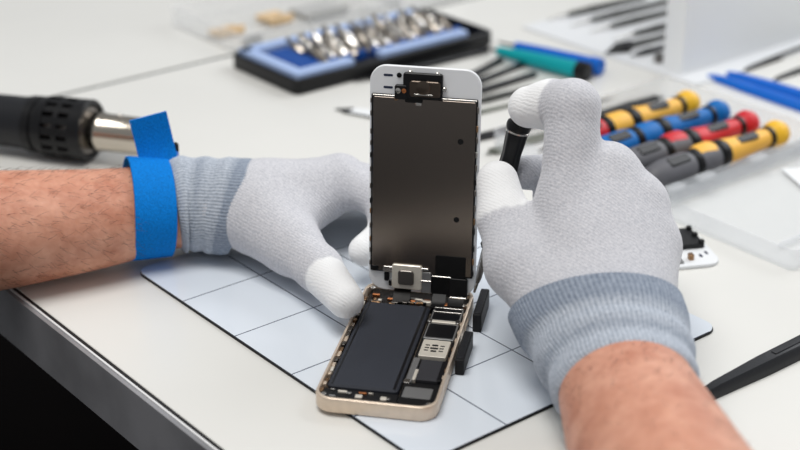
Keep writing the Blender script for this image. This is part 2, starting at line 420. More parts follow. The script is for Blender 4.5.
d('flex_tail', -10, -1, 103.8, 107, 2.0, 2.6, 'sticker_black')
for x, y in ((-7.6, 119.2), (6.2, 119.0), (9.8, 111.6)):
    dpart('screw', MB().lathe_z([(0.6, 1.2), (2.2, 1.2), (2.6, 0.8)], 12, x, y), 'steel', df)
dpart('sensor_ring', MB().lathe_z([(0.6, 1.3), (1.0, 1.3), (1.0, 0.5)], 14, -13.4, 117.2), 'sticker_black', df)
for y in (116.9, 110.6):
    d('slot', -21.4, -16.6, y-0.6, y+0.6, 0.62, 0.82, 'slot_navy', r=0.55, c=0.03)
# edge clips
for k in range(13):
    y = 14 + k*7.4 + random.uniform(-1.5, 1.5)
    d('edge_clip', -27.9, -27.2, y-1.3, y+1.3, 0.8, 2.0, random.choice(['steel_dark', 'gold_dark', 'chip']), r=0.3)
for k in range(13):
    y = 14 + k*7.2 + random.uniform(-1.5, 1.5)
    d('edge_clip', 26.6, 27.5, y-1.6, y+1.6, 0.8, 2.1, random.choice(['steel_dark', 'gold_dark', 'steel', 'chip']), r=0.3)
# home button bracket, black stickers
hb = d('home_button_bracket', -15.4, 0.6, 2.4, 16, 0.8, 3.6, 'shield', 'silver home button bracket', r=1.2, c=0.4)
d('button_pad', -12, -3.6, 5.0, 13.2, 3.5, 4.5, 'steel_dark', r=1.5, c=0.4)
d('bracket_arm', -20.4, -14.6, 11.0, 14.2, 0.8, 2.8, 'steel', r=0.8)
d('bracket_arm', 0.2, 5.4, 1.0, 12.6, 0.8, 3.0, 'shield_grey', r=0.5)
d('bracket_arm', -0.2, 5.6, 7.2, 8.2, 2.9, 3.6, 'steel', r=0.3)
d('bracket_arm', -14.6, 4.0, 13.6, 15.0, 2.0, 3.4, 'steel', r=0.4)
d('latch', -19.8, -17.2, 5.6, 11.0, 0.8, 2.2, 'plastic_black', r=1.1)
d('latch', -17.4, -14.8, 3.0, 6.0, 0.8, 2.0, 'chip')
d('corner_pad', -26.4, -22.8, 11.0, 14.0, 2.0, 2.4, 'sticker_black')
d('black_sticker', 7.4, 23.4, 10.6, 22.6, 2.0, 2.4, 'sticker_black', 'black square sticker', r=0.9, c=0.05)
d('flex_cover', 5.6, 16.0, -0.4, 11.0, 0.8, 2.6, 'sticker_black', r=0.6)
d('flex_cover', 15.2, 24.6, -0.6, 10.4, 0.8, 3.0, 'plastic_black', r=1.0)
d('flex_rail', 5.8, 16.0, 10.4, 11.2, 2.4, 3.2, 'steel', r=0.3)
d('flex_rail', 15.4, 24.4, -0.8, 0.2, 2.6, 3.4, 'steel', r=0.3)
# ribbon from display to board
def ribbon(name, pts, wd, m, parent, th=0.25):
    mb = MB(); loops = []
    for i, p in enumerate(pts):
        p = np.array(p, float)
        tn = np.array(pts[min(i+1, len(pts)-1)], float) - np.array(pts[max(i-1, 0)], float)
        nn = np.array([0, -tn[2], tn[1]]); nn /= np.linalg.norm(nn)
        loops.append([p + [-wd/2, 0, 0] - nn*th, p + [wd/2, 0, 0] - nn*th, p + [wd/2, 0, 0] + nn*th, p + [-wd/2, 0, 0] + nn*th])
    return part(name, mb.loft(loops), m, parent)
ribbon('flex_cable', [(12, 112.2, 11), (12, 109.5, 9.5), (12, 107.5, 7.2), (12, 104.5, 6.2), (12, 101, 6.3)], 7, 'sticker_black', ph)
ribbon('flex_cable', [(-8, 112.6, 10.5), (-8, 110, 8.6), (-8, 108, 6.9), (-8, 105, 5.8)], 9, 'flex', ph)
ribbon('flex_cable', [(21, 112.2, 10), (21, 110, 8.6), (21, 108, 7.4), (21, 104, 6.6)], 8, 'sticker_black', ph)

# two black holder blocks beside the phone
def holder_block(label, u0, u1, v0, v1, h):
    ca, sa = math.cos(PA), math.sin(PA)
    um, vm = (u0+u1)/2, (v0+v1)/2
    x = -12.4 + um*ca - vm*sa; y = 600 + um*sa + vm*ca
    t = thing('rubber_block', label, 'block', (x, y, MZ), PA, 'black blocks beside the phone')
    hw, hl = (u1-u0)/2, (v1-v0)/2
    part('body', MB().rbox(-hw, hw, -hl, hl, 0, h, 0.8, 0.4), 'rubber_black', t)
    part('ledge', MB().rbox(-hw+0.8, hw-0.8, -hl+1.2, hl-1.2, h-0.05, h+0.5, 0.6, 0.2), 'plastic_satin_black', t)
holder_block('black rubber block against the phone side, nearer the camera', 30.6, 35.2, 46, 76, 8.6)
holder_block('black rubber block by the phone, under the gloved right thumb', 32.4, 37.0, 91, 121, 10.2)

# ------------------------------------------------------------------ person: arms and gloves
def smin(a, b, k):
    h = np.clip(0.5 + 0.5*(b-a)/k, 0, 1)
    return b*(1-h) + a*h - k*h*(1-h)
def cone(P, a, b, ra, rb):
    a = np.array(a, float); b = np.array(b, float); ab = b-a
    t = np.clip(((P-a) @ ab)/(ab @ ab), 0, 1)
    return np.linalg.norm(P - (a + t[:, None]*ab), axis=1) - (ra + (rb-ra)*t)
def surface_nets(F, lo, hi, h):
    lo = np.array(lo, float); n = np.ceil((np.array(hi)-lo)/h).astype(int)+1
    ax = [lo[i] + h*np.arange(n[i]) for i in range(3)]
    D = np.empty(n)
    for i, x in enumerate(ax[0]):
        yy, zz = np.meshgrid(ax[1], ax[2], indexing='ij')
        P = np.stack([np.full(yy.size, x), yy.ravel(), zz.ravel()], 1)
        D[i] = F(P).reshape(yy.shape)
    acc = np.zeros((*(n-1), 3)); cnt = np.zeros(n-1)
    m = n-1; quads = []
    inside = D < 0
    for a in range(3):
        sl0 = [slice(None)]*3; sl1 = [slice(None)]*3; sl0[a] = slice(0, -1); sl1[a] = slice(1, None)
        A, B = D[tuple(sl0)], D[tuple(sl1)]
        cr = (A < 0) != (B < 0)
        I = np.argwhere(cr)
        tt = A[cr]/(A[cr]-B[cr]); pos = I.astype(float); pos[:, a] += tt
        b, c = (a+1) % 3, (a+2) % 3
        cells = []
        for db, dc in ((0, 0), (-1, 0), (-1, -1), (0, -1)):
            J = I.copy(); J[:, b] += db; J[:, c] += dc
            cells.append(J)
        ok = np.ones(len(I), bool)
        for J in cells: ok &= ((J >= 0) & (J < m)).all(1)
        for J in cells:
            JJ = J[ok]
            np.add.at(acc, (JJ[:, 0], JJ[:, 1], JJ[:, 2]), pos[ok]); np.add.at(cnt, (JJ[:, 0], JJ[:, 1], JJ[:, 2]), 1)
        ids = [np.ravel_multi_index(J[ok].T, m) for J in cells]
        q = np.stack(ids, 1); neg = (A[cr] < 0)[ok]
        q[~neg] = q[~neg][:, ::-1]
        quads.append(q)
    quads = np.concatenate(quads); used = np.unique(quads)
    remap = np.full(int(np.prod(m)), -1); remap[used] = np.arange(len(used))
    V = (acc.reshape(-1, 3)[used]/cnt.reshape(-1)[used][:, None])*h + lo
    return V, remap[quads]
def glove(name, palm, fingers, tips, cut, lo, hi, parent, label, res=1.25, kp=11, kf=7, wr=None):
    """palm: cones; fingers: lists of cones; tips: (point, radius) coated zones"""
    def F(P):
        dd = None
        for c in palm:
            q = cone(P, *c); dd = q if dd is None else smin(dd, q, kp)
        ff = None
        for fg in fingers:
            g = None
            for c in fg:
                q = cone(P, *c); g = q if g is None else smin(g, q, 3.5)
            ff = g if ff is None else smin(ff, g, 1.4)
        dd = smin(dd, ff, kf)
        if wr is not None: dd = dd + wr(P)
        return dd
    V, Q = surface_nets(F, lo, hi, res)
    me = bpy.data.meshes.new(name)
    o0 = np.array(parent.location)/S
    me.from_pydata(((V-o0)*S).tolist(), [], Q.tolist())
    me.polygons.foreach_set('use_smooth', [True]*len(me.polygons))
    coat = np.zeros(len(V))
    for p, r, *seg in tips:
        dist = np.linalg.norm(V-np.array(p, float), axis=1) + 0.5*np.sin(V[:, 0]*0.9)*np.cos(V[:, 2]*0.8)
        c_ = np.clip((r-dist)/2.5+0.5, 0, 1)
        if seg: c_ = c_*np.clip((2.2-cone(V, *seg[0]))/0.8, 0, 1)
        coat = np.maximum(coat, c_)
    a = me.attributes.new('coat', 'FLOAT', 'POINT'); a.data.foreach_set('value', coat)
    me.materials.append(MATS['knit'])
    o = bpy.data.objects.new(name, me); col.objects.link(o); o.parent = parent
    sm = o.modifiers.new('relax', 'SMOOTH'); sm.factor = 0.5; sm.iterations = 3
    o['label'] = label
    return o
def arm_loft(name, ctr, rad, up, parent, m, ribs=0, amp=0.0, attr=False, nseg=48, closed=True, wob=0.0, tilt=(0.0, 0.0), skew=(0.0, 0.0)):
    """elliptical limb through centres; rad = (half width, half thickness); up = back-of-arm direction"""
    C = np.array(ctr, float); n = len(C)
    ts = np.linspace(0, 1, n); fine = np.linspace(0, 1, max(n*6, 24) if not ribs else 40)
    def interp(A): 
        A = np.array(A, float)
        out = np.stack([np.interp(fine, ts, A[:, i]) for i in range(A.shape[1])], 1)
        for _ in range(3):
            o2 = out.copy(); o2[1:-1] = (out[:-2] + 2*out[1:-1] + out[2:])/4; out = o2
        return out
    C = interp(C); R = interp(rad)
    loops = []; rib = []
    for i in range(len(C)):
        tg = C[min(i+1, len(C)-1)] - C[max(i-1, 0)]; tg /= np.linalg.norm(tg)
        b = np.array(up, float); b = b - tg*(b @ tg); b /= np.linalg.norm(b); a = np.cross(tg, b)
        l = []
        for k in range(nseg):
            th = 2*math.pi*k/nseg; s_ = 0.0
            if ribs:
                rr = 0.5+0.5*math.cos(ribs*th); s_ = amp*(rr-0.5)*2; rib.append(rr)
            ww = wob*math.sin(3*th + i*0.12)
            tl = tilt[0] + (tilt[1]-tilt[0])*i/(len(C)-1)
            sk = skew[0] + (skew[1]-skew[0])*i/(len(C)-1)
            l.append(C[i] + tg*(tl*math.sin(th) + sk*math.cos(th)) + a*(R[i, 0]+s_+ww)*math.cos(th) + b*(R[i, 1]+s_+ww)*math.sin(th))
        loops.append(l)
    mb = MB().loft(loops, closed, closed)
    o0 = np.array(parent.location)/S
    mb.v = [tuple(np.array(v)-o0) for v in mb.v]
    o = mesh_obj(name, mb, m, parent, sharp=60)
    if ribs:
        at = o.data.attributes.new('rib', 'FLOAT', 'POINT'); at.data.foreach_set('value', rib)
        bd = []
        for i in range(len(C)):
            f = i/(len(C)-1)
            v = max(0.0, min(1.0, (f-0.72)/0.1))*0.9 + 0.45*math.exp(-((f-0.42)/0.05)**2)
            bd += [min(v, 1.0)]*nseg
        at = o.data.attributes.new('band', 'FLOAT', 'POINT'); at.data.foreach_set('value', bd)
    return o, C, R

pr = thing('person', 'person in grey knit gloves with bare forearms repairing the phone', 'person', (-20, 700, 0))

# left arm: comes in from the left and lies on the table
UPL = (0.0, -0.35, 0.94)
armL, CL, RL = arm_loft('forearm', [(-420, 655, 50), (-320, 697, 42), (-255, 724, 36), (-216, 741, 33), (-170.8, 760, 30.5), (-131, 781, 29), (-100, 783, 29)],
                    [(46, 42), (42, 38), (36.5, 34), (33.5, 31.5), (29.5, 26.8), (25.5, 22), (24, 19)], UPL, pr, 'skin')
armL['label'] = 'bare hairy forearm reaching in from the left edge'
cufL, _, _ = arm_loft('cuff', [(-128.5, 780, 30), (-125.5, 781, 30), (-122, 782, 30), (-118, 782.5, 30), (-113, 782.5, 30), (-107, 782, 30), (-103, 781.5, 30), (-98.5, 781, 30), (-94, 780, 30), (-89, 779.5, 30)],
                  [(25.6, 22.8), (28.8, 25.8), (29.2, 26.2), (26.8, 24.0), (28.8, 26.0), (27.0, 24.4), (29.2, 26.2), (29.0, 25.6), (29.6, 26.0), (28.6, 25.0)], UPL, pr, 'cuff_knit', ribs=88, amp=0.24, nseg=352, tilt=(-1.5, 9.5), wob=0.35)

iM, iP, iD, iT = (-33, 793, 41), (-9, 770, 37), (-7, 750, 27), (-19.5, 738, 22)
tM, tI, tT = (-59, 743, 23), (-43, 719, 20.5), (-27.6, 682.5, 20.6)
gl = glove('glove',
    palm=[((-108, 775, 30), (-78, 775, 31), 19.5, 21.5), ((-108, 786, 30), (-78, 788, 30), 18.5, 20.5),
          ((-80, 778, 33), (-35, 791, 40.5), 20, 15), ((-78, 784, 31), (-36, 810, 33), 18.5, 13), ((-80, 790, 29), (-44, 826, 25), 18, 12),
          ((-82, 794, 27), (-56, 838, 20), 16, 11.5), ((-76, 762, 27.5), tM, 19.5, 15.8), ((-66, 756, 26), (-42, 784, 33), 14, 11.5)],
    fingers=[[(iM, iP, 12.5, 10.8), (iP, iD, 10.8, 9.8), (iD, iT, 9.8, 8.6)],
             [((-36, 810, 33), (4, 798, 33), 12.5, 10.8), ((4, 798, 33), (12, 777, 25), 10.8, 9.6), ((12, 777, 25), (2, 766, 17), 9.6, 8.6)],
             [((-44, 826, 25), (-4, 824, 24), 12, 10.4), ((-4, 824, 24), (6, 803, 17), 10.4, 9.2), ((6, 803, 17), (-2, 790, 11), 9.2, 8.4)],
             [((-56, 838, 20), (-22, 842, 18), 11, 9.2), ((-22, 842, 18), (-12, 828, 13), 9.2, 8.4), ((-12, 828, 13), (-12, 818, 11), 8.4, 7.8)],
             [(tM, tI, 15, 12.4), (tI, tT, 12.4, 9.4)]],
    tips=[(tT, 31), (iT, 20), ((2, 766, 17), 20), ((-2, 790, 11), 20), ((-12, 818, 11), 18)],
    cut=None, lo=(-116, 670, 0), hi=(28, 866, 66), parent=pr, label='grey knit glove pinning the left side of the phone')
cufL.parent = gl; cufL.location = (0, 0, 0)
gl.location = (0, 0, 0)

# right arm: from the near right corner up to the hand over the screen's edge
UPR = (-0.32, -0.45, 0.84)
armR, CR, RR = arm_loft('forearm', [(124, 300, 58), (112, 390, 48), (104.5, 470, 40), (101.5, 520, 36), (99.5, 565, 32), (98.5, 600, 31), (97, 622, 34)],
                    [(46, 43), (42, 40), (36.5, 35), (33.5, 31), (30.5, 26), (28.5, 22), (27, 20)], UPR, pr, 'skin')
armR['label'] = 'bare forearm coming from the near edge'
cufR, _, _ = arm_loft('cuff', [(99.8, 573, 30.6), (99.6, 576.5, 30.9), (99.2, 582, 31.4), (98.8, 588, 32), (98.2, 594, 32.8), (97.4, 600, 33.8), (96.4, 607, 35.3), (95.4, 614, 37.5), (93.6, 621, 40), (91.6, 629, 43.5)],
                  [(29.6, 24.5), (32.4, 26.9), (33.0, 27.0), (31.8, 25.8), (34.0, 27.4), (36.0, 28.8), (35.4, 27.6), (37.4, 28.6), (39.2, 29.2), (39.8, 28.8)], UPR, pr, 'cuff_knit', ribs=96, amp=0.24, nseg=384, wob=0.3, skew=(-4.0, -11.0))
RiM, RiP, RiD, RiT = (82.5, 672, 80.7), (84.0, 692, 121.5), (75, 707, 117), (64.5, 712, 114)
RtM, RtI, RtT = (58, 655, 54), (51.5, 679, 67.5), (48.6, 694, 81)
mM, mP, mD, mT = (101.5, 682, 90), (106, 728, 72), (86, 737, 68), (65, 723, 74)
rM, rP, rD, rT = (115.5, 676, 76), (123, 728, 53), (101, 735, 50), (78, 725, 60)
pM, pP, pD, pT = (121, 664, 59), (131, 712, 31), (116, 716, 24), (99, 706, 30)
gr = glove('glove',
    palm=[((90, 606, 34), (82, 628, 40), 21, 23), ((108, 606, 34), (102, 628, 41), 20, 23),
          ((88, 628, 41), RiM, 23, 15), ((96, 628, 42), mM, 23, 15.5), ((102, 628, 41), rM, 22, 15.5), ((106, 628, 39), pM, 21, 15.5),
          ((80, 632, 41), RtM, 21, 16.5), ((66, 668, 64), (82, 674, 74), 10, 12)],
    fingers=[[(RiM, RiP, 14.5, 13.2), (RiP, RiD, 13, 12.2), (RiD, RiT, 12.2, 10.6)],
             [(mM, mP, 13.5, 12), (mP, mD, 12, 10.5), (mD, mT, 10.5, 9)],
             [(rM, rP, 13.5, 11.5), (rP, rD, 11.5, 10), (rD, rT, 10, 8.8)],
             [(pM, pP, 13, 10.5), (pP, pD, 10.5, 9.2), (pD, pT, 9.2, 8.2)],
             [(RtM, RtI, 16, 13.2), (RtI, RtT, 13, 10.6)]],
    tips=[(RtT, 25, (RtI, RtT, 13.4, 10.6)), (RiT, 20, (RiD, RiT, 12.6, 10.6))],
    cut=None, lo=(28, 596, 4), hi=(156, 762, 146), parent=pr, label='grey knit glove holding the small black screwdriver')
cufR.parent = gr

# arm hair
def hairs(C, R, up, n, i0, i1, th0, th1, ln):
    mb = MB()
    for _ in range(n):
        i = rng.integers(i0, i1); th = rng.uniform(th0, th1)
        f = rng.uniform(0, 1); c = C[i]*(1-f) + C[i+1]*f; r = R[i]*(1-f) + R[i+1]*f
        tg = C[i+1]-C[i]; tg /= np.linalg.norm(tg)
        b = np.array(up, float); b -= tg*(b @ tg); b /= np.linalg.norm(b); a = np.cross(tg, b)
        nrm = a*math.cos(th)/r[0] + b*math.sin(th)/r[1]; nrm /= np.linalg.norm(nrm)
        p0 = c + a*r[0]*math.cos(th) + b*r[1]*math.sin(th)
        side = np.cross(nrm, tg)
        dirn = tg*rng.uniform(0.5, 1) + side*rng.uniform(-0.9, 0.5) + nrm*0.35; dirn /= np.linalg.norm(dirn)
        l = ln*rng.uniform(0.5, 1.2)
        p1 = p0 + dirn*l*0.5; p2 = p1 + (dirn - nrm*0.35)*l*0.5
        mb.tube([p0, p1, p2], [0.075, 0.06, 0.02], 3)
    o0 = np.array(pr.location)/S
    mb.v = [tuple(np.array(v)-o0) for v in mb.v]
    h = mesh_obj('arm_hair', mb, 'hair', pr); h['kind'] = 'stuff'; h['label'] = 'sparse dark arm hair'
hairs(CL, RL, UPL, 900, 12, len(CL)-9, -0.4, 3.4, 7)
hairs(CR, RR, UPR, 220, 12, len(CR)-9, 0.1, 3.0, 5)

# ------------------------------------------------------------------ blue wrist strap
ws = thing('wrist_strap', 'blue woven anti-static strap around the left wrist', 'wrist strap', (-150, 770, 0))
def strap_band():
    ax = np.array([40, 12, -4.0]); ax /= np.linalg.norm(ax)
    c0 = np.array([-141.0, 775.6, 30.8])
    b = np.array(UPL, float); b -= ax*(b @ ax); b /= np.linalg.norm(b); a = np.cross(ax, b)
    mb = MB(); n = 72; prof = []
    HWD = 11.6
    rows = [(-HWD, 0.0), (-HWD+0.4, 0.9), (HWD-0.4, 0.9), (HWD, 0.0), (HWD-0.4, -0.6), (-HWD+0.4, -0.6)]
    loops = []
    for k in range(n):
        th = 2*math.pi*k/n; l = []
        for (s_, dr) in rows:
            f = (s_+HWD)/(2*HWD); ra = 30.4 - 1.6*f + dr; rb = 26.8 - 1.8*f + dr
            l.append(c0 + ax*s_ + a*ra*math.cos(th) + b*rb*math.sin(th) - np.array([-150, 770, 0]))
        loops.append(l)
    nn = len(rows); vs = [p for l in loops for p in l]; fs = []
    for k in range(n):
        for i in range(nn):
            k2 = (k+1) % n; j = (i+1) % nn
            fs.append((k*nn+i, k*nn+j, k2*nn+j, k2*nn+i))
    return mb.add(vs, fs), c0, ax, a, b
mb, c0, ax, av, bv = strap_band()
part('band', mb, 'strap_blue', ws, 'woven blue wrist band')
# loose end standing up behind the wrist, and its buckle
O = np.array([-150, 770, 0])
def slab(pts, wdir, hw, th):
    loops = []
    for i, p in enumerate(pts):
        p = np.array(p, float); tn = np.array(pts[min(i+1, len(pts)-1)], float)-np.array(pts[max(i-1, 0)], float)
        wd = np.array(wdir, float); wd /= np.linalg.norm(wd); nr = np.cross(tn, wd); nr /= np.linalg.norm(nr)
        loops.append([p - wd*hw - nr*th - O, p + wd*hw - nr*th - O, p + wd*hw + nr*th - O, p - wd*hw + nr*th - O])
    return MB().loft(loops)
wdir = np.array([38.0, 6.0, 8.5])
part('loose_end', slab([(-135, 786, 51), (-136.5, 790, 56.5), (-138, 792, 63), (-139.5, 793, 71), (-141, 793.5, 79)], wdir, 10.6, 0.9), 'strap_blue', ws, 'loose strap end sticking up')
bk = part('buckle', MB().rbox(-130.5-O[0]-4.5, -130.5-O[0]+4.5, 797-O[1]-5, 797-O[1]+5, 47, 57, 1.5, 0.8), 'blue_tool', ws)
part('snap', MB().lathe_z([(56, 2.0), (60, 2.0), (61, 1.4)], 14, -127.5-O[0], 798-O[1]), 'plastic_black', bk)

# ------------------------------------------------------------------ screwdriver held in the right hand
hd = np.array([60.5, 714.5, 105.0]); tp = np.array([39.2, 710.8, 10.6]); AXL = np.linalg.norm(hd-tp)
sd = thing('precision_screwdriver', 'small black screwdriver held between gloved thumb and index finger', 'screwdriver', tuple(tp))
q = Vector(tuple(hd-tp)).to_track_quat('Z', 'Y'); sd.rotation_mode = 'QUATERNION'; sd.rotation_quaternion = q
part('blade', MB().lathe_z([(0, 0.6), (4, 1.0), (10, 1.6), (26, 1.6)], 12), 'steel', sd, 'thin steel blade')
def flat(z0, z1): 
    return MB().loft([[(x, y, z) for x, y in rrect(-w_, w_, -1.3, 1.3, 1, 2)] for z, w_ in ((z0, 1.2), (z0+4, 3.0), (z1-4, 3.6), (z1, 3.0))])
part('flat_shank', flat(6, 27), 'steel_dark', sd)
part('knurl', MB().lathe_z([(26, 2.6), (28, 3.6), (30, 3.0), (32, 3.8), (34, 3.0), (36, 3.8), (39, 3.0), (41, 3.6), (44, 3.4)], 14), 'plastic_black', sd)
hnd = MB()
loops = []
for z, r in ((44, 3.4), (50, 4.2), (60, 4.8), (72, 5.0), (80, 4.7), (86, 5.2), (91, 5.4)):
    loops.append([((r + 0.35*math.cos(6*2*math.pi*k/36))*math.cos(2*math.pi*k/36), (r + 0.35*math.cos(6*2*math.pi*k/36))*math.sin(2*math.pi*k/36), z) for k in range(36)])
part('handle', hnd.loft(loops), 'plastic_black', sd, 'glossy black fluted handle')
part('chrome_ring', MB().lathe_z([(91, 5.5), (91.4, 6.1), (92.2, 6.1), (92.6, 5.6)], 24), 'steel', sd)
part('swivel_cap', MB().lathe_z([(92.6, 5.4), (93, 6.2), (95, 6.5), (96.6, 6.2), (97.4, 5.0)], 24), 'plastic_black', sd)

# ------------------------------------------------------------------ heat gun at the left
g0 = np.array([-264, 935, 21.0]); g1 = np.array([-167, 905, 21.0]); gd = math.atan2(g1[1]-g0[1], g1[0]-g0[0])
hg = thing('heat_gun', 'black hot air gun with bare metal nozzle lying on the table', 'heat gun', (-215, 928, 0), gd)
GZ = 20.5
part('handle', MB().lathe_x([(-200, 12), (-196, 16), (-120, 16.5), (-70, 17), (-34, 17.5), (-30, 18.3), (-28.5, 18.3)], 40, z=GZ), 'plastic_satin_black', hg)
part('collar', MB().lathe_x([(-28.5, 18.0), (-28, 18.9), (-23, 18.9), (-22.5, 17.6), (-21, 17.6), (-20.5, 19), (-17, 19.4), (-16, 18)], 40, z=GZ), 'plastic_black', hg)
part('inner_sleeve', MB().lathe_x([(-18, 15.5), (13, 15.5)], 32, z=GZ), 'steel_dark', hg)
part('shroud_ring', MB().lathe_x([(-17, 16), (-16.5, 20), (-13, 20.4), (-12.5, 16)], 40, z=GZ), 'plastic_black', hg)
# front ring is hollow round the nozzle
fr = MB(); n = 40
fr.loft([[(x, r*math.cos(2*math.pi*k/n), GZ + r*math.sin(2*math.pi*k/n)) for k in range(n)] for x, r in ((6, 16), (6, 20.2), (13.5, 20.4), (14.5, 19.6), (14.5, 17.2), (12, 16.4))], False, False)
part('shroud_ring', fr, 'plastic_black', hg)
for k in range(16):                                       # vent bars between the slots
    th = 2*math.pi*(k+0.5)/16
    m_ = MB().rbox(-13, 6.5, -2.4, 2.4, 17.4, 20.1, 0.6, 0.4)
    m_.xf(Matrix.Translation((0, 0, GZ)) @ Matrix.Rotation(th, 4, 'X'))
    part('vent_bar', m_, 'plastic_black', hg)
part('vent_band', fr.__class__().loft([[(x, r*math.cos(2*math.pi*k/n), GZ + r*math.sin(2*math.pi*k/n)) for k in range(n)] for x, r in ((-5, 17.6), (-5, 20.2), (-1.5, 20.2), (-1.5, 17.6))], False, False), 'plastic_black', hg)
nz = MB().loft([[(x, r*math.cos(2*math.pi*k/n), GZ + r*math.sin(2*math.pi*k/n)) for k in range(n)] for x, r in ((8, 12.6), (20, 12.6), (21, 13.0), (23, 13.0), (24, 12.4), (52, 12.2), (53, 11.4), (52, 10.6), (20, 10.4))], True, True)
part('nozzle', nz, 'nickel', hg, 'shiny steel air nozzle')
part('nozzle_screw', MB().lathe_z([(GZ+11.5, 1.6), (GZ+13.5, 1.6), (GZ+14, 1.1)], 12, 36, 0), 'steel', hg)

# ------------------------------------------------------------------ screwdriver bit case
bc = thing('bit_case', 'open black bit case with blue insert full of silver bits', 'tool case', (-76, 1047, 0), ANG)
CWX, CWY = 196, 87                                       # local x = along e2, y = away
cs = MB()
def lp(ins, z, r=6): return [(x, y, z) for x, y in rrect(ins, CWX-ins, ins, CWY-ins, max(r-ins, 0.5), 5)]
cs.loft([lp(1.5, 0), lp(0, 1.5), lp(0, 11), lp(0.8, 12), lp(2.6, 12), lp(3, 11), lp(3, 2)])
part('case_shell', cs, 'plastic_black', bc, 'black case shell')
def cbox(name, x0, x1, y0, y1, z0, z1, m, r=2, c=0.6, label=None): return part(name, MB().rbox(x0, x1, y0, y1, z0, z1, r, c), m, bc, label)
cbox('insert_rail', 4, 58, 4, 14, 2, 15.5, 'insert_lavender')
cbox('insert_rail', 84, 172, 4, 14, 2, 15.5, 'insert_lavender')
cbox('insert_rail', 4, 14, 14, 82, 2, 15.5, 'insert_lavender')
cbox('insert_rail', 4, 180, 72, 83, 2, 15.5, 'insert_lavender')
cbox('insert_floor', 15, 180, 14.5, 66, 2, 8, 'tray_blue')
cbox('tray_block', 16, 36, 16, 62, 8, 15, 'tray_blue')
cbox('latch_recess', 59, 83, 3.5, 12, 2, 11.5, 'plastic_black')
for k in range(10):
    x = 46 + k*13.6
    cbox('tray_tooth', x-4.6, x+4.6, 14.6, 17.4, 7, 17, 'tray_blue', r=1.2, c=0.8)
# bits: each its own thing
def bit_mesh(tip):
    m = MB(); n = 6
    m.loft([[(x, r*math.cos(2*math.pi*k/n), r*math.sin(2*math.pi*k/n)) for k in range(n)] for x, r in ((0, 2.5), (0.6, 2.9), (10, 2.9), (10.6, 2.2))])
    m.lathe_x([(10.4, 2.1), (14, 2.1), (17 if tip else 18, 1.2), (19.5, 0.9 if tip else 2.4)], 10)
    return m
protos = [mesh_obj('screwdriver_bit', bit_mesh(k), ('bit_steel', 'steel')[k]) for k in range(2)]
ca, sa = math.cos(ANG), math.sin(ANG)
first = [True, True]; cnt_b = 0
ORD = 'first second third fourth fifth sixth seventh eighth ninth tenth eleventh twelfth thirteenth fourteenth fifteenth sixteenth seventeenth eighteenth nineteenth'.split()
for ri, (ly, rn) in enumerate(((19, 'front'), (35, 'middle'), (51, 'back'))):
    for k in range(19):
        lx = 43 + k*6.9
        pk = (k+ri) % 2
        b_ = protos[pk] if first[pk] else protos[pk].copy()
        if not first[pk]: col.objects.link(b_)
        first[pk] = False
        wx, wy = -76 + lx*ca - ly*sa, 1047 + lx*sa + ly*ca
        b_.location = Vector((wx, wy, 11.6))*S
        b_.rotation_euler = (random.uniform(0, 1), math.radians(-random.uniform(14, 40)), ANG + math.pi/2 + random.uniform(-0.25, 0.25))
        tag(b_, 'silver bit in the %s row of the bit case, %s from the blue block' % (rn, ORD[k]), 'screwdriver bit', 'silver bits in the bit case')

# ------------------------------------------------------------------ clear boxes behind the case
def clear_tray(name, label, cat, loc, rz, lx, ly, h, m='clear', th=1.6, group=None, lid=False):
    t = thing(name, label, cat, loc, rz, group)
    mb = MB()
    def lq(ins, z): return [(x, y, z) for x, y in rrect(ins, lx-ins, ins, ly-ins, max(5-ins, 0.5), 5)]
    mb.loft([lq(1, 0), lq(0, 1), lq(0, h-1), lq(-1.5, h-0.8), lq(-1.5, h), lq(th, h), lq(th, th)])
    part('shell', mb, m, t)
    return t
ct = clear_tray('organizer_box', 'clear plastic organizer box behind the bit case', 'box', sn(-962, 622, 0), ANG, 165, 108, 18)
for k, (x, y, a, b, mm) in enumerate(((22, 56, 26, 16, 'tan'), (74, 62, 22, 26, 'tan'), (116, 56, 40, 34, 'card_grey'), (24, 22, 14, 10, 'card_grey'))):
    p = np.array(ct.location)/S; cx = p[0] + x*ca - y*sa; cy = p[1] + x*sa + y*ca
    o = thing('cardboard_insert', ['small tan card lying in the clear organizer, nearer the table seam', 'tan card standing near the middle of the clear organizer box', 'large grey card in the clear organizer behind the bit case', 'small grey card at the near corner of the clear organizer'][k], 'card', (cx, cy, 2.2), ANG)
    part('sheet', MB().rbox(-a/2, a/2, -b/2, b/2, 0, 3.5, 1, 0.3), mm, o)
    part('fold', MB().rbox(-a/2, a/2, -b/2, -b/2+1.5, 3.45, 7, 0.4, 0.2), mm, o)
ct2 = clear_tray('organizer_box', 'small clear plastic box at the top edge behind the bit case', 'box', sn(-975, 800, 0), ANG, 70, 60, 24)

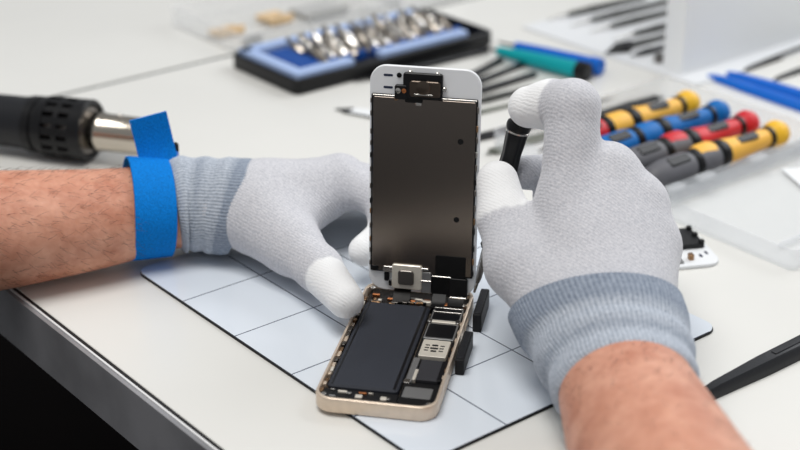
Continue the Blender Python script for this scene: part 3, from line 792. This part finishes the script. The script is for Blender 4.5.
# ------------------------------------------------------------------ long tools lying on the table
def rod_tool(name, label, cat, a, b, r, m, tip_m=None, tip_len=0.0, flat=1.0, tip_r=0.4, group=None, blunt=False, belly=0.8):
    a = np.array(a, float); b = np.array(b, float); Ln = np.linalg.norm(b-a); ang = math.atan2(b[1]-a[1], b[0]-a[0])
    z0 = r*flat
    t = thing(name, label, cat, (a[0], a[1], 0.05), ang, group)     # local x from tip (a) to end (b)
    tl = tip_len
    mb = MB().tube([(tl, 0, z0), (tl+Ln*0.06, 0, z0), (tl+(Ln-tl)*0.35, 0, z0), (Ln*0.8, 0, z0), (Ln-1, 0, z0), (Ln, 0, z0)],
                   [r*0.45 if not blunt else r*0.9, r*0.75, r, r*belly, r*belly, r*belly*0.7], 14, flat)
    part('handle', mb, m, t)
    if tl > 0:
        mb = MB().tube([(0, 0, z0*0.6), (tl*0.5, 0, z0*0.9), (tl+2, 0, z0)], [tip_r, max(tip_r, r*0.28), r*0.42], 10, flat)
        part('tip', mb, tip_m or m, t)
    mb = MB().tube([(tl+(Ln-tl)*0.3, 0, z0), (tl+(Ln-tl)*0.33, 0, z0), (tl+(Ln-tl)*0.36, 0, z0)], [r*0.9, r*1.1, r*0.95], 14, flat)
    part('grip_band', mb, m, t)
    return t
G1 = 'long thin repair tools behind the phone screen'
rod_tool('black_spudger', 'black pry stick whose tip shows left of the upright screen', 'pry tool', (-35, 1075), (70, 1152), 4.6, 'plastic_black', tip_len=14, flat=0.5)
rod_tool('pry_stick', 'short black pry stick beside the corner of the bit case', 'pry tool', (30, 1050), (79, 1127), 4.0, 'plastic_black', tip_len=10, flat=0.6, group=G1)
rod_tool('pry_stick', 'black curved pry stick reaching to the teal tool', 'pry tool', (28, 1040), (100, 1122), 3.4, 'plastic_black', tip_len=20, flat=0.6, group=G1)
rod_tool('pry_stick', 'dark pry stick just above the raised index finger', 'pry tool', (28, 1026), (103, 1093), 3.8, 'plastic_black', tip_len=18, flat=0.6, group=G1)
rod_tool('steel_probe', 'grey metal probe between the dark pry sticks and index finger', 'probe', (30, 1012), (98, 1061), 3.2, 'tool_grey', tip_len=20, flat=0.7, group=G1)
rod_tool('steel_probe', 'pale steel probe lying level with the finger tip', 'probe', (26, 990), (90, 1033), 2.0, 'tool_green_grey', tip_len=20, flat=0.7, group=G1)
rod_tool('blade_tool', 'black pointed blade right of the screen below the fingertip', 'pry tool', (118, 1001), (30, 946), 5.4, 'plastic_black', tip_len=24, flat=0.35, group=G1)
rod_tool('flat_tweezer', 'grey-green flat tool behind the held screwdriver', 'pry tool', (57, 931), (150, 1002), 5.4, 'tool_green_grey', tip_len=6, flat=0.3, group=G1, blunt=True)
rod_tool('blade_tool', 'small black blade tip peeking right of the index finger', 'pry tool', (157, 1044), (110, 1006), 3.6, 'plastic_black', tip_len=16, flat=0.35, group=G1)
rod_tool('black_spudger', 'black stick lying just behind the rear yellow screwdriver', 'pry tool', (194, 1044), (128, 994), 4.6, 'plastic_black', tip_len=10, flat=0.5, blunt=True)
# white opener with dark tip left of the screen
wp = thing('pick_tool', 'pale flat pick with dark grey tip left of the screen', 'pick', (-46, 1019, 0), math.atan2(-32, 60))
part('dark_tip', MB().loft([[(0, -0.6, 0), (0, 0.6, 0), (0, 0.6, 1.0), (0, -0.6, 1.0)], [(12, -3, 0), (12, 7, 0), (12, 7, 1.6), (12, -3, 1.6)]]), 'chip_grey', wp)
part('pale_body', MB().loft([[(12, -2.6, 0), (12, 7, 0), (12, 7, 1.5), (12, -2.6, 1.5)], [(70, -3, 0), (70, 18, 0), (70, 18, 1.5), (70, -3, 1.5)]]), 'board_white', wp)
part('edge_wire', MB().tube([(8, -3.4, 0.9), (70, -3.9, 0.9)], [0.7, 0.7], 8), 'tool_grey', wp)

# teal and blue tools
def pen_tool(name, label, a, b, r, m, cap_m, group=None):
    a = np.array(a, float); b = np.array(b, float); Ln = np.linalg.norm(b-a); ang = math.atan2(b[1]-a[1], b[0]-a[0])
    t = thing(name, label, 'screwdriver', (a[0], a[1], 0.05), ang, group)
    mb = MB().lathe_x([(-16, 0.8), (-4, 1.2), (0, 1.4)], 12, z=r); part('shaft', mb, 'plastic_black', t)
    mb = MB().lathe_x([(0, 1.6), (1.5, 3.8), (Ln*0.3, r*0.78), (Ln*0.55, r*0.9), (Ln*0.8, r), (Ln-10, r)], 24, z=r); part('handle', mb, m, t)
    mb = MB().lathe_x([(Ln-10, r*1.0), (Ln-9.5, r*1.06), (Ln-1, r*1.06), (Ln, r*0.85)], 24, z=r*1.06); part('end_cap', mb, cap_m, t)
pen_tool('handled_tool', 'teal tapered screwdriver with black end cap', (76, 1135), (142, 1081), 6.8, 'teal', 'plastic_black')
pen_tool('handled_tool', 'bright blue screwdriver lying behind the teal one', (91, 1148), (153, 1094), 6.4, 'blue_tool', 'blue_tool')

# ------------------------------------------------------------------ white organizer board and probes
ob = thing('organizer_stand', 'white upright organizer board at the top right', 'organizer', (0, 0, 0), ANG)
part('base_sheet', MB().rbox(846, 1120, 690, 880, 0, 2.0, 4, 0.4), 'sheet_white', ob)
part('divider_panel', MB().rbox(853, 1120, 711, 730, 2.0, 150, 0.8, 0.3), 'board_white', ob, 'upright white panel')
part('back_panel', MB().rbox(1120, 1128, 690, 880, 0, 150, 1, 0.3), 'board_white', ob)
G2 = 'grey probes laid out beside the white board'
PR = [((124, 1228), (216, 1296), 'grey probe furthest from the camera in the top row'), ((142, 1211), (234, 1282), 'second grey probe from the top edge beside the white board'),
      ((156, 1194), (246, 1262), 'third grey probe from the top edge beside the white board'), ((172, 1172), (258, 1238), 'fourth grey probe from the top edge, next to the black-headed one')]
for a, b, lb_ in PR:
    o = rod_tool('probe', lb_, 'probe', a, b, 3.4, 'tool_grey', tip_m='steel', tip_len=22, flat=0.8, group=G2, tip_r=0.5); o.location.z = 2.1*S
o = rod_tool('probe', 'grey scraper with broad black pointed head by the white board', 'scraper', (162, 1140), (232, 1194), 3.0, 'tool_grey', tip_len=6, flat=0.8, group=G2); o.location.z = 2.1*S
part('scraper_head', MB().loft([[(0, 0, 0.4), (0, 0.4, 0.4), (0, 0.4, 0.9), (0, 0, 0.9)], [(18, -8.5, 0.4), (18, 7, 0.4), (18, 7, 4.4), (18, -8.5, 4.4)], [(30, -3, 0.4), (30, 3, 0.4), (30, 3, 5.4), (30, -3, 5.4)]]), 'plastic_black', o)
o = rod_tool('probe', 'short dark probe nearest the foot of the white board', 'probe', (180, 1130), (214, 1156), 3.0, 'plastic_satin_black', tip_len=8, flat=0.8, group=G2); o.location.z = 2.1*S
nb = thing('hex_nut', 'small steel nut at the foot of the white board', 'nut', (203, 1123, 2.05), 0.3)
part('nut_body', MB().loft([[(r*math.cos(math.pi/3*k), r*math.sin(math.pi/3*k), z) for k in range(6)] for z, r in ((0, 3.0), (0, 6.0), (5, 6.0), (5, 3.0), (0.02, 3.0))], False, False), 'steel_dark', nb)

# blue and black pry tools right of the board
def spudger(name, label, a, b, wd, th, m, group=None, bend=0.0, z=0.05):
    a = np.array(a, float); b = np.array(b, float); Ln = np.linalg.norm(b-a); ang = math.atan2(b[1]-a[1], b[0]-a[0])
    t = thing(name, label, 'pry tool', (a[0], a[1], z), ang, group)
    loops = []
    for f, w_, h_ in ((0, 0.35, 0.5), (0.02, 0.5, 0.7), (0.1, 0.62, 0.9), (0.3, 0.9, 1), (0.6, 1, 1), (0.92, 1, 1), (0.98, 0.8, 0.8), (1, 0.5, 0.6)):
        x = f*Ln; ww = wd/2*w_; hh = th*h_; y = bend*math.sin(f*math.pi)
        loops.append([(x, y-ww, 0), (x, y-ww*0.4, 0), (x, y+ww*0.4, 0), (x, y+ww, 0), (x, y+ww, hh*0.6), (x, y+ww*0.6, hh), (x, y-ww*0.6, hh), (x, y-ww, hh*0.6)])
    part('body', MB().loft(loops), m, t, sharp=50)
    part('ridge', MB().rbox(Ln*0.35, Ln*0.85, -wd*0.14+bend*0.7, wd*0.14+bend*0.7, th-0.05, th+0.5, 0.6, 0.2), m, t)
    return t
spudger('pry_bar', 'blue plastic pry bar, the nearer of two by the white board', (234, 1090), (312, 990), 12, 5, 'blue_tool')
spudger('pry_bar', 'blue plastic pry bar, the farther of two by the white board', (249, 1096), (330, 1004), 12, 5, 'blue_tool')
spudger('pry_stick', 'black pry stick at the right edge beyond the blue bars', (264, 1104), (345, 1180), 7, 3, 'plastic_black', z=0.05)
spudger('pry_stick', 'black pry stick cut by the right edge above the blue bars', (283, 1083), (360, 1150), 7, 3, 'plastic_black', z=0.05)
# black stylus-like stick near the right forearm
st = spudger('nylon_spudger', 'long black nylon spudger lying beside the right forearm', (138, 614), (270, 722), 12, 7, 'plastic_satin_black')

# ------------------------------------------------------------------ screwdriver set in a clear case
pc = thing('screwdriver_case', 'open translucent plastic case holding the coloured screwdrivers', 'case', (0, 0, 0), ANG)
def tray(y0, y1, x0, x1, h, th=1.4):
    mb = MB()
    def lq(ins, z): return [(x, y, z) for x, y in rrect(x0+ins, x1-ins, y0+ins, y1-ins, max(6-ins, 0.5), 5)]
    return mb.loft([lq(1.2, 0.05), lq(0, 1.2), lq(0, h-1), lq(0.2, h), lq(th, h), lq(th+0.2, h-1), lq(th+0.6, 1.6)])
part('case_base', tray(551, 692, 640, 815, 15), 'frosted', pc, 'frosted plastic tray')
part('case_lid', tray(447, 548, 646, 815, 13), 'frosted', pc, 'open frosted plastic lid')
for x in (662, 690, 740, 790):
    part('hinge_tab', MB().rbox(x-7, x+7, 545.5, 553, 13, 15.4, 1.2, 0.4), 'frosted', pc)
part('lid_rib', MB().rbox(664, 800, 470, 472, 1.5, 5, 0.6, 0.2), 'frosted', pc)
part('case_rib', MB().rbox(664, 800, 555.2, 556.6, 1.5, 10, 0.5, 0.2), 'frosted', pc)

def driver(label, s, n_cap, main, grip2, tail, knob, r=10.0):
    """lies along -e2 from the knob; local x from knob end towards the blade"""
    p = sn(s, n_cap)
    t = thing('screwdriver', label, 'screwdriver', (p[0], p[1], 1.75), ANG + math.pi, 'coloured screwdrivers in the case')
    z = r+0.3
    part('swivel_knob', MB().lathe_x([(-11.5, 0.5), (-11, 4), (-8, 7.6), (-3, 9.6), (1.5, 9.0), (5, 6.4)], 24, z=z), knob, t)
    part('collar', MB().lathe_x([(5, 6.0), (5.4, 7.4), (8, 7.4), (8.4, 6.4)], 24, z=z), 'plastic_black', t)
    part('upper_grip', MB().lathe_x([(8.2, 5.8), (10, 6.4), (28, 6.9), (42, 8.2), (50, 9.3), (53, 8.8)], 24, z=z), main, t)
    part('inlay', MB().rbox(22, 41, -2.8, 2.8, 5.6, 8.4, 1.5, 0.4).xf(Matrix.Translation((0, 0, z)) @ Matrix.Rotation(math.radians(-24), 4, 'X')), 'plastic_black', t)
    part('waist_ring', MB().lathe_x([(52, 9.0), (54, 9.9), (59, 9.9), (61, 8.8)], 24, z=z), 'plastic_black', t)
    part('lower_grip', MB().lathe_x([(60, 8.4), (63, 9.6), (73, 9.8), (79, 8.8)], 24, z=z), grip2, t)
    if grip2 != main:
        part('grip_inset', MB().lathe_x([(61, 7.6), (64, 9.2), (73, 9.2), (78, 8.2)], 20, z=z+1.6, y=-1.0), main, t)
    part('waist_ring', MB().lathe_x([(78, 8.6), (79, 9.7), (83, 9.7), (85, 8.8)], 24, z=z), 'plastic_black', t)
    tl_ = part('tail_grip', MB().lathe_x([(84, 8.6), (89, 9.8), (108, 9.6), (118, 8.0), (122, 4.5)], 24, z=z), tail, t)
    part('tail_inlay', MB().rbox(90, 108, -3.4, 3.4, 8.0, 10.2, 1.5, 0.4).xf(Matrix.Translation((0, 0, z)) @ Matrix.Rotation(math.radians(-24), 4, 'X')), 'plastic_black', tl_)
    part('shaft', MB().lathe_x([(121, 2.4), (123, 1.8), (140, 1.8), (142, 1.0)], 12, z=z), 'steel', t)
driver('yellow-and-grey screwdriver at the near end of the row', -571, 784, 'grip_amber', 'grip_grey', 'grip_grey', 'grip_yellow')
driver('red-and-grey screwdriver between the blue and near yellow ones', -596, 784, 'grip_red', 'grip_grey', 'grip_grey', 'grip_red')
driver('all-blue screwdriver in the coloured row', -622, 785, 'grip_blue', 'grip_blue', 'grip_blue', 'grip_blue')
driver('yellow screwdriver with red lower grip at the far end of the row', -648, 784, 'grip_amber', 'grip_amber', 'grip_red', 'grip_yellow')
# paper slip in the lid
pl = thing('paper_slip', 'small folded white slip inside the translucent lid', 'paper', sn(-515, 745, 1.9), 0.2)
part('slip', MB().loft([[(0, 0, 0), (0, 34, 0), (0, 34, 0.4), (0, 0, 0.4)], [(28, 2, 0), (28, 30, 0), (28, 30, 0.4), (28, 2, 0.4)], [(58, 6, 5), (58, 26, 5), (58, 26, 5.4), (58, 6, 5.4)]]), 'board_white', pl)

# ------------------------------------------------------------------ spare white front panel right of the hand
fp = thing('spare_front_panel', 'spare white phone front panel with black bracket right of the hand', 'phone part', (117.5, 779, 0.05), math.radians(12))
def spare():
    m = MB()
    def l2(ins, z): return [(x, y, z) for x, y in rrect(-60+ins, 60-ins, -28+ins, 18-ins, 9-ins, 6)]
    return m.loft([l2(0.5, 0), l2(0, 0.5), l2(0, 1.8), l2(0.5, 2.2)])
part('panel', spare(), 'glass_white', fp)
br = part('black_bracket', MB().rbox(34, 57, -8, 15, 2.2, 5.2, 1.5, 0.4), 'plastic_black', fp, 'black plastic bracket with tabs')
for y in (-6, 4, 13):
    part('tab', MB().rbox(54, 57, y-1.6, y+1.6, 5.1, 6.8, 0.8, 0.3), 'plastic_black', br)
part('earpiece_slot', MB().rbox(50, 51.6, -19, -15, 2.15, 2.4, 0.8, 0.05), 'slot_navy', fp)
part('earpiece_slot', MB().rbox(54.5, 56.1, -16, -12, 2.15, 2.4, 0.8, 0.05), 'slot_navy', fp)
part('clip', MB().rbox(42, 45, -22, -18, 2.2, 5.5, 0.8, 0.3), 'gold_dark', fp)
part('inner_plate', MB().rbox(-50, 38, -25, -14, 2.2, 3.2, 1, 0.2), 'shield_grey', fp)
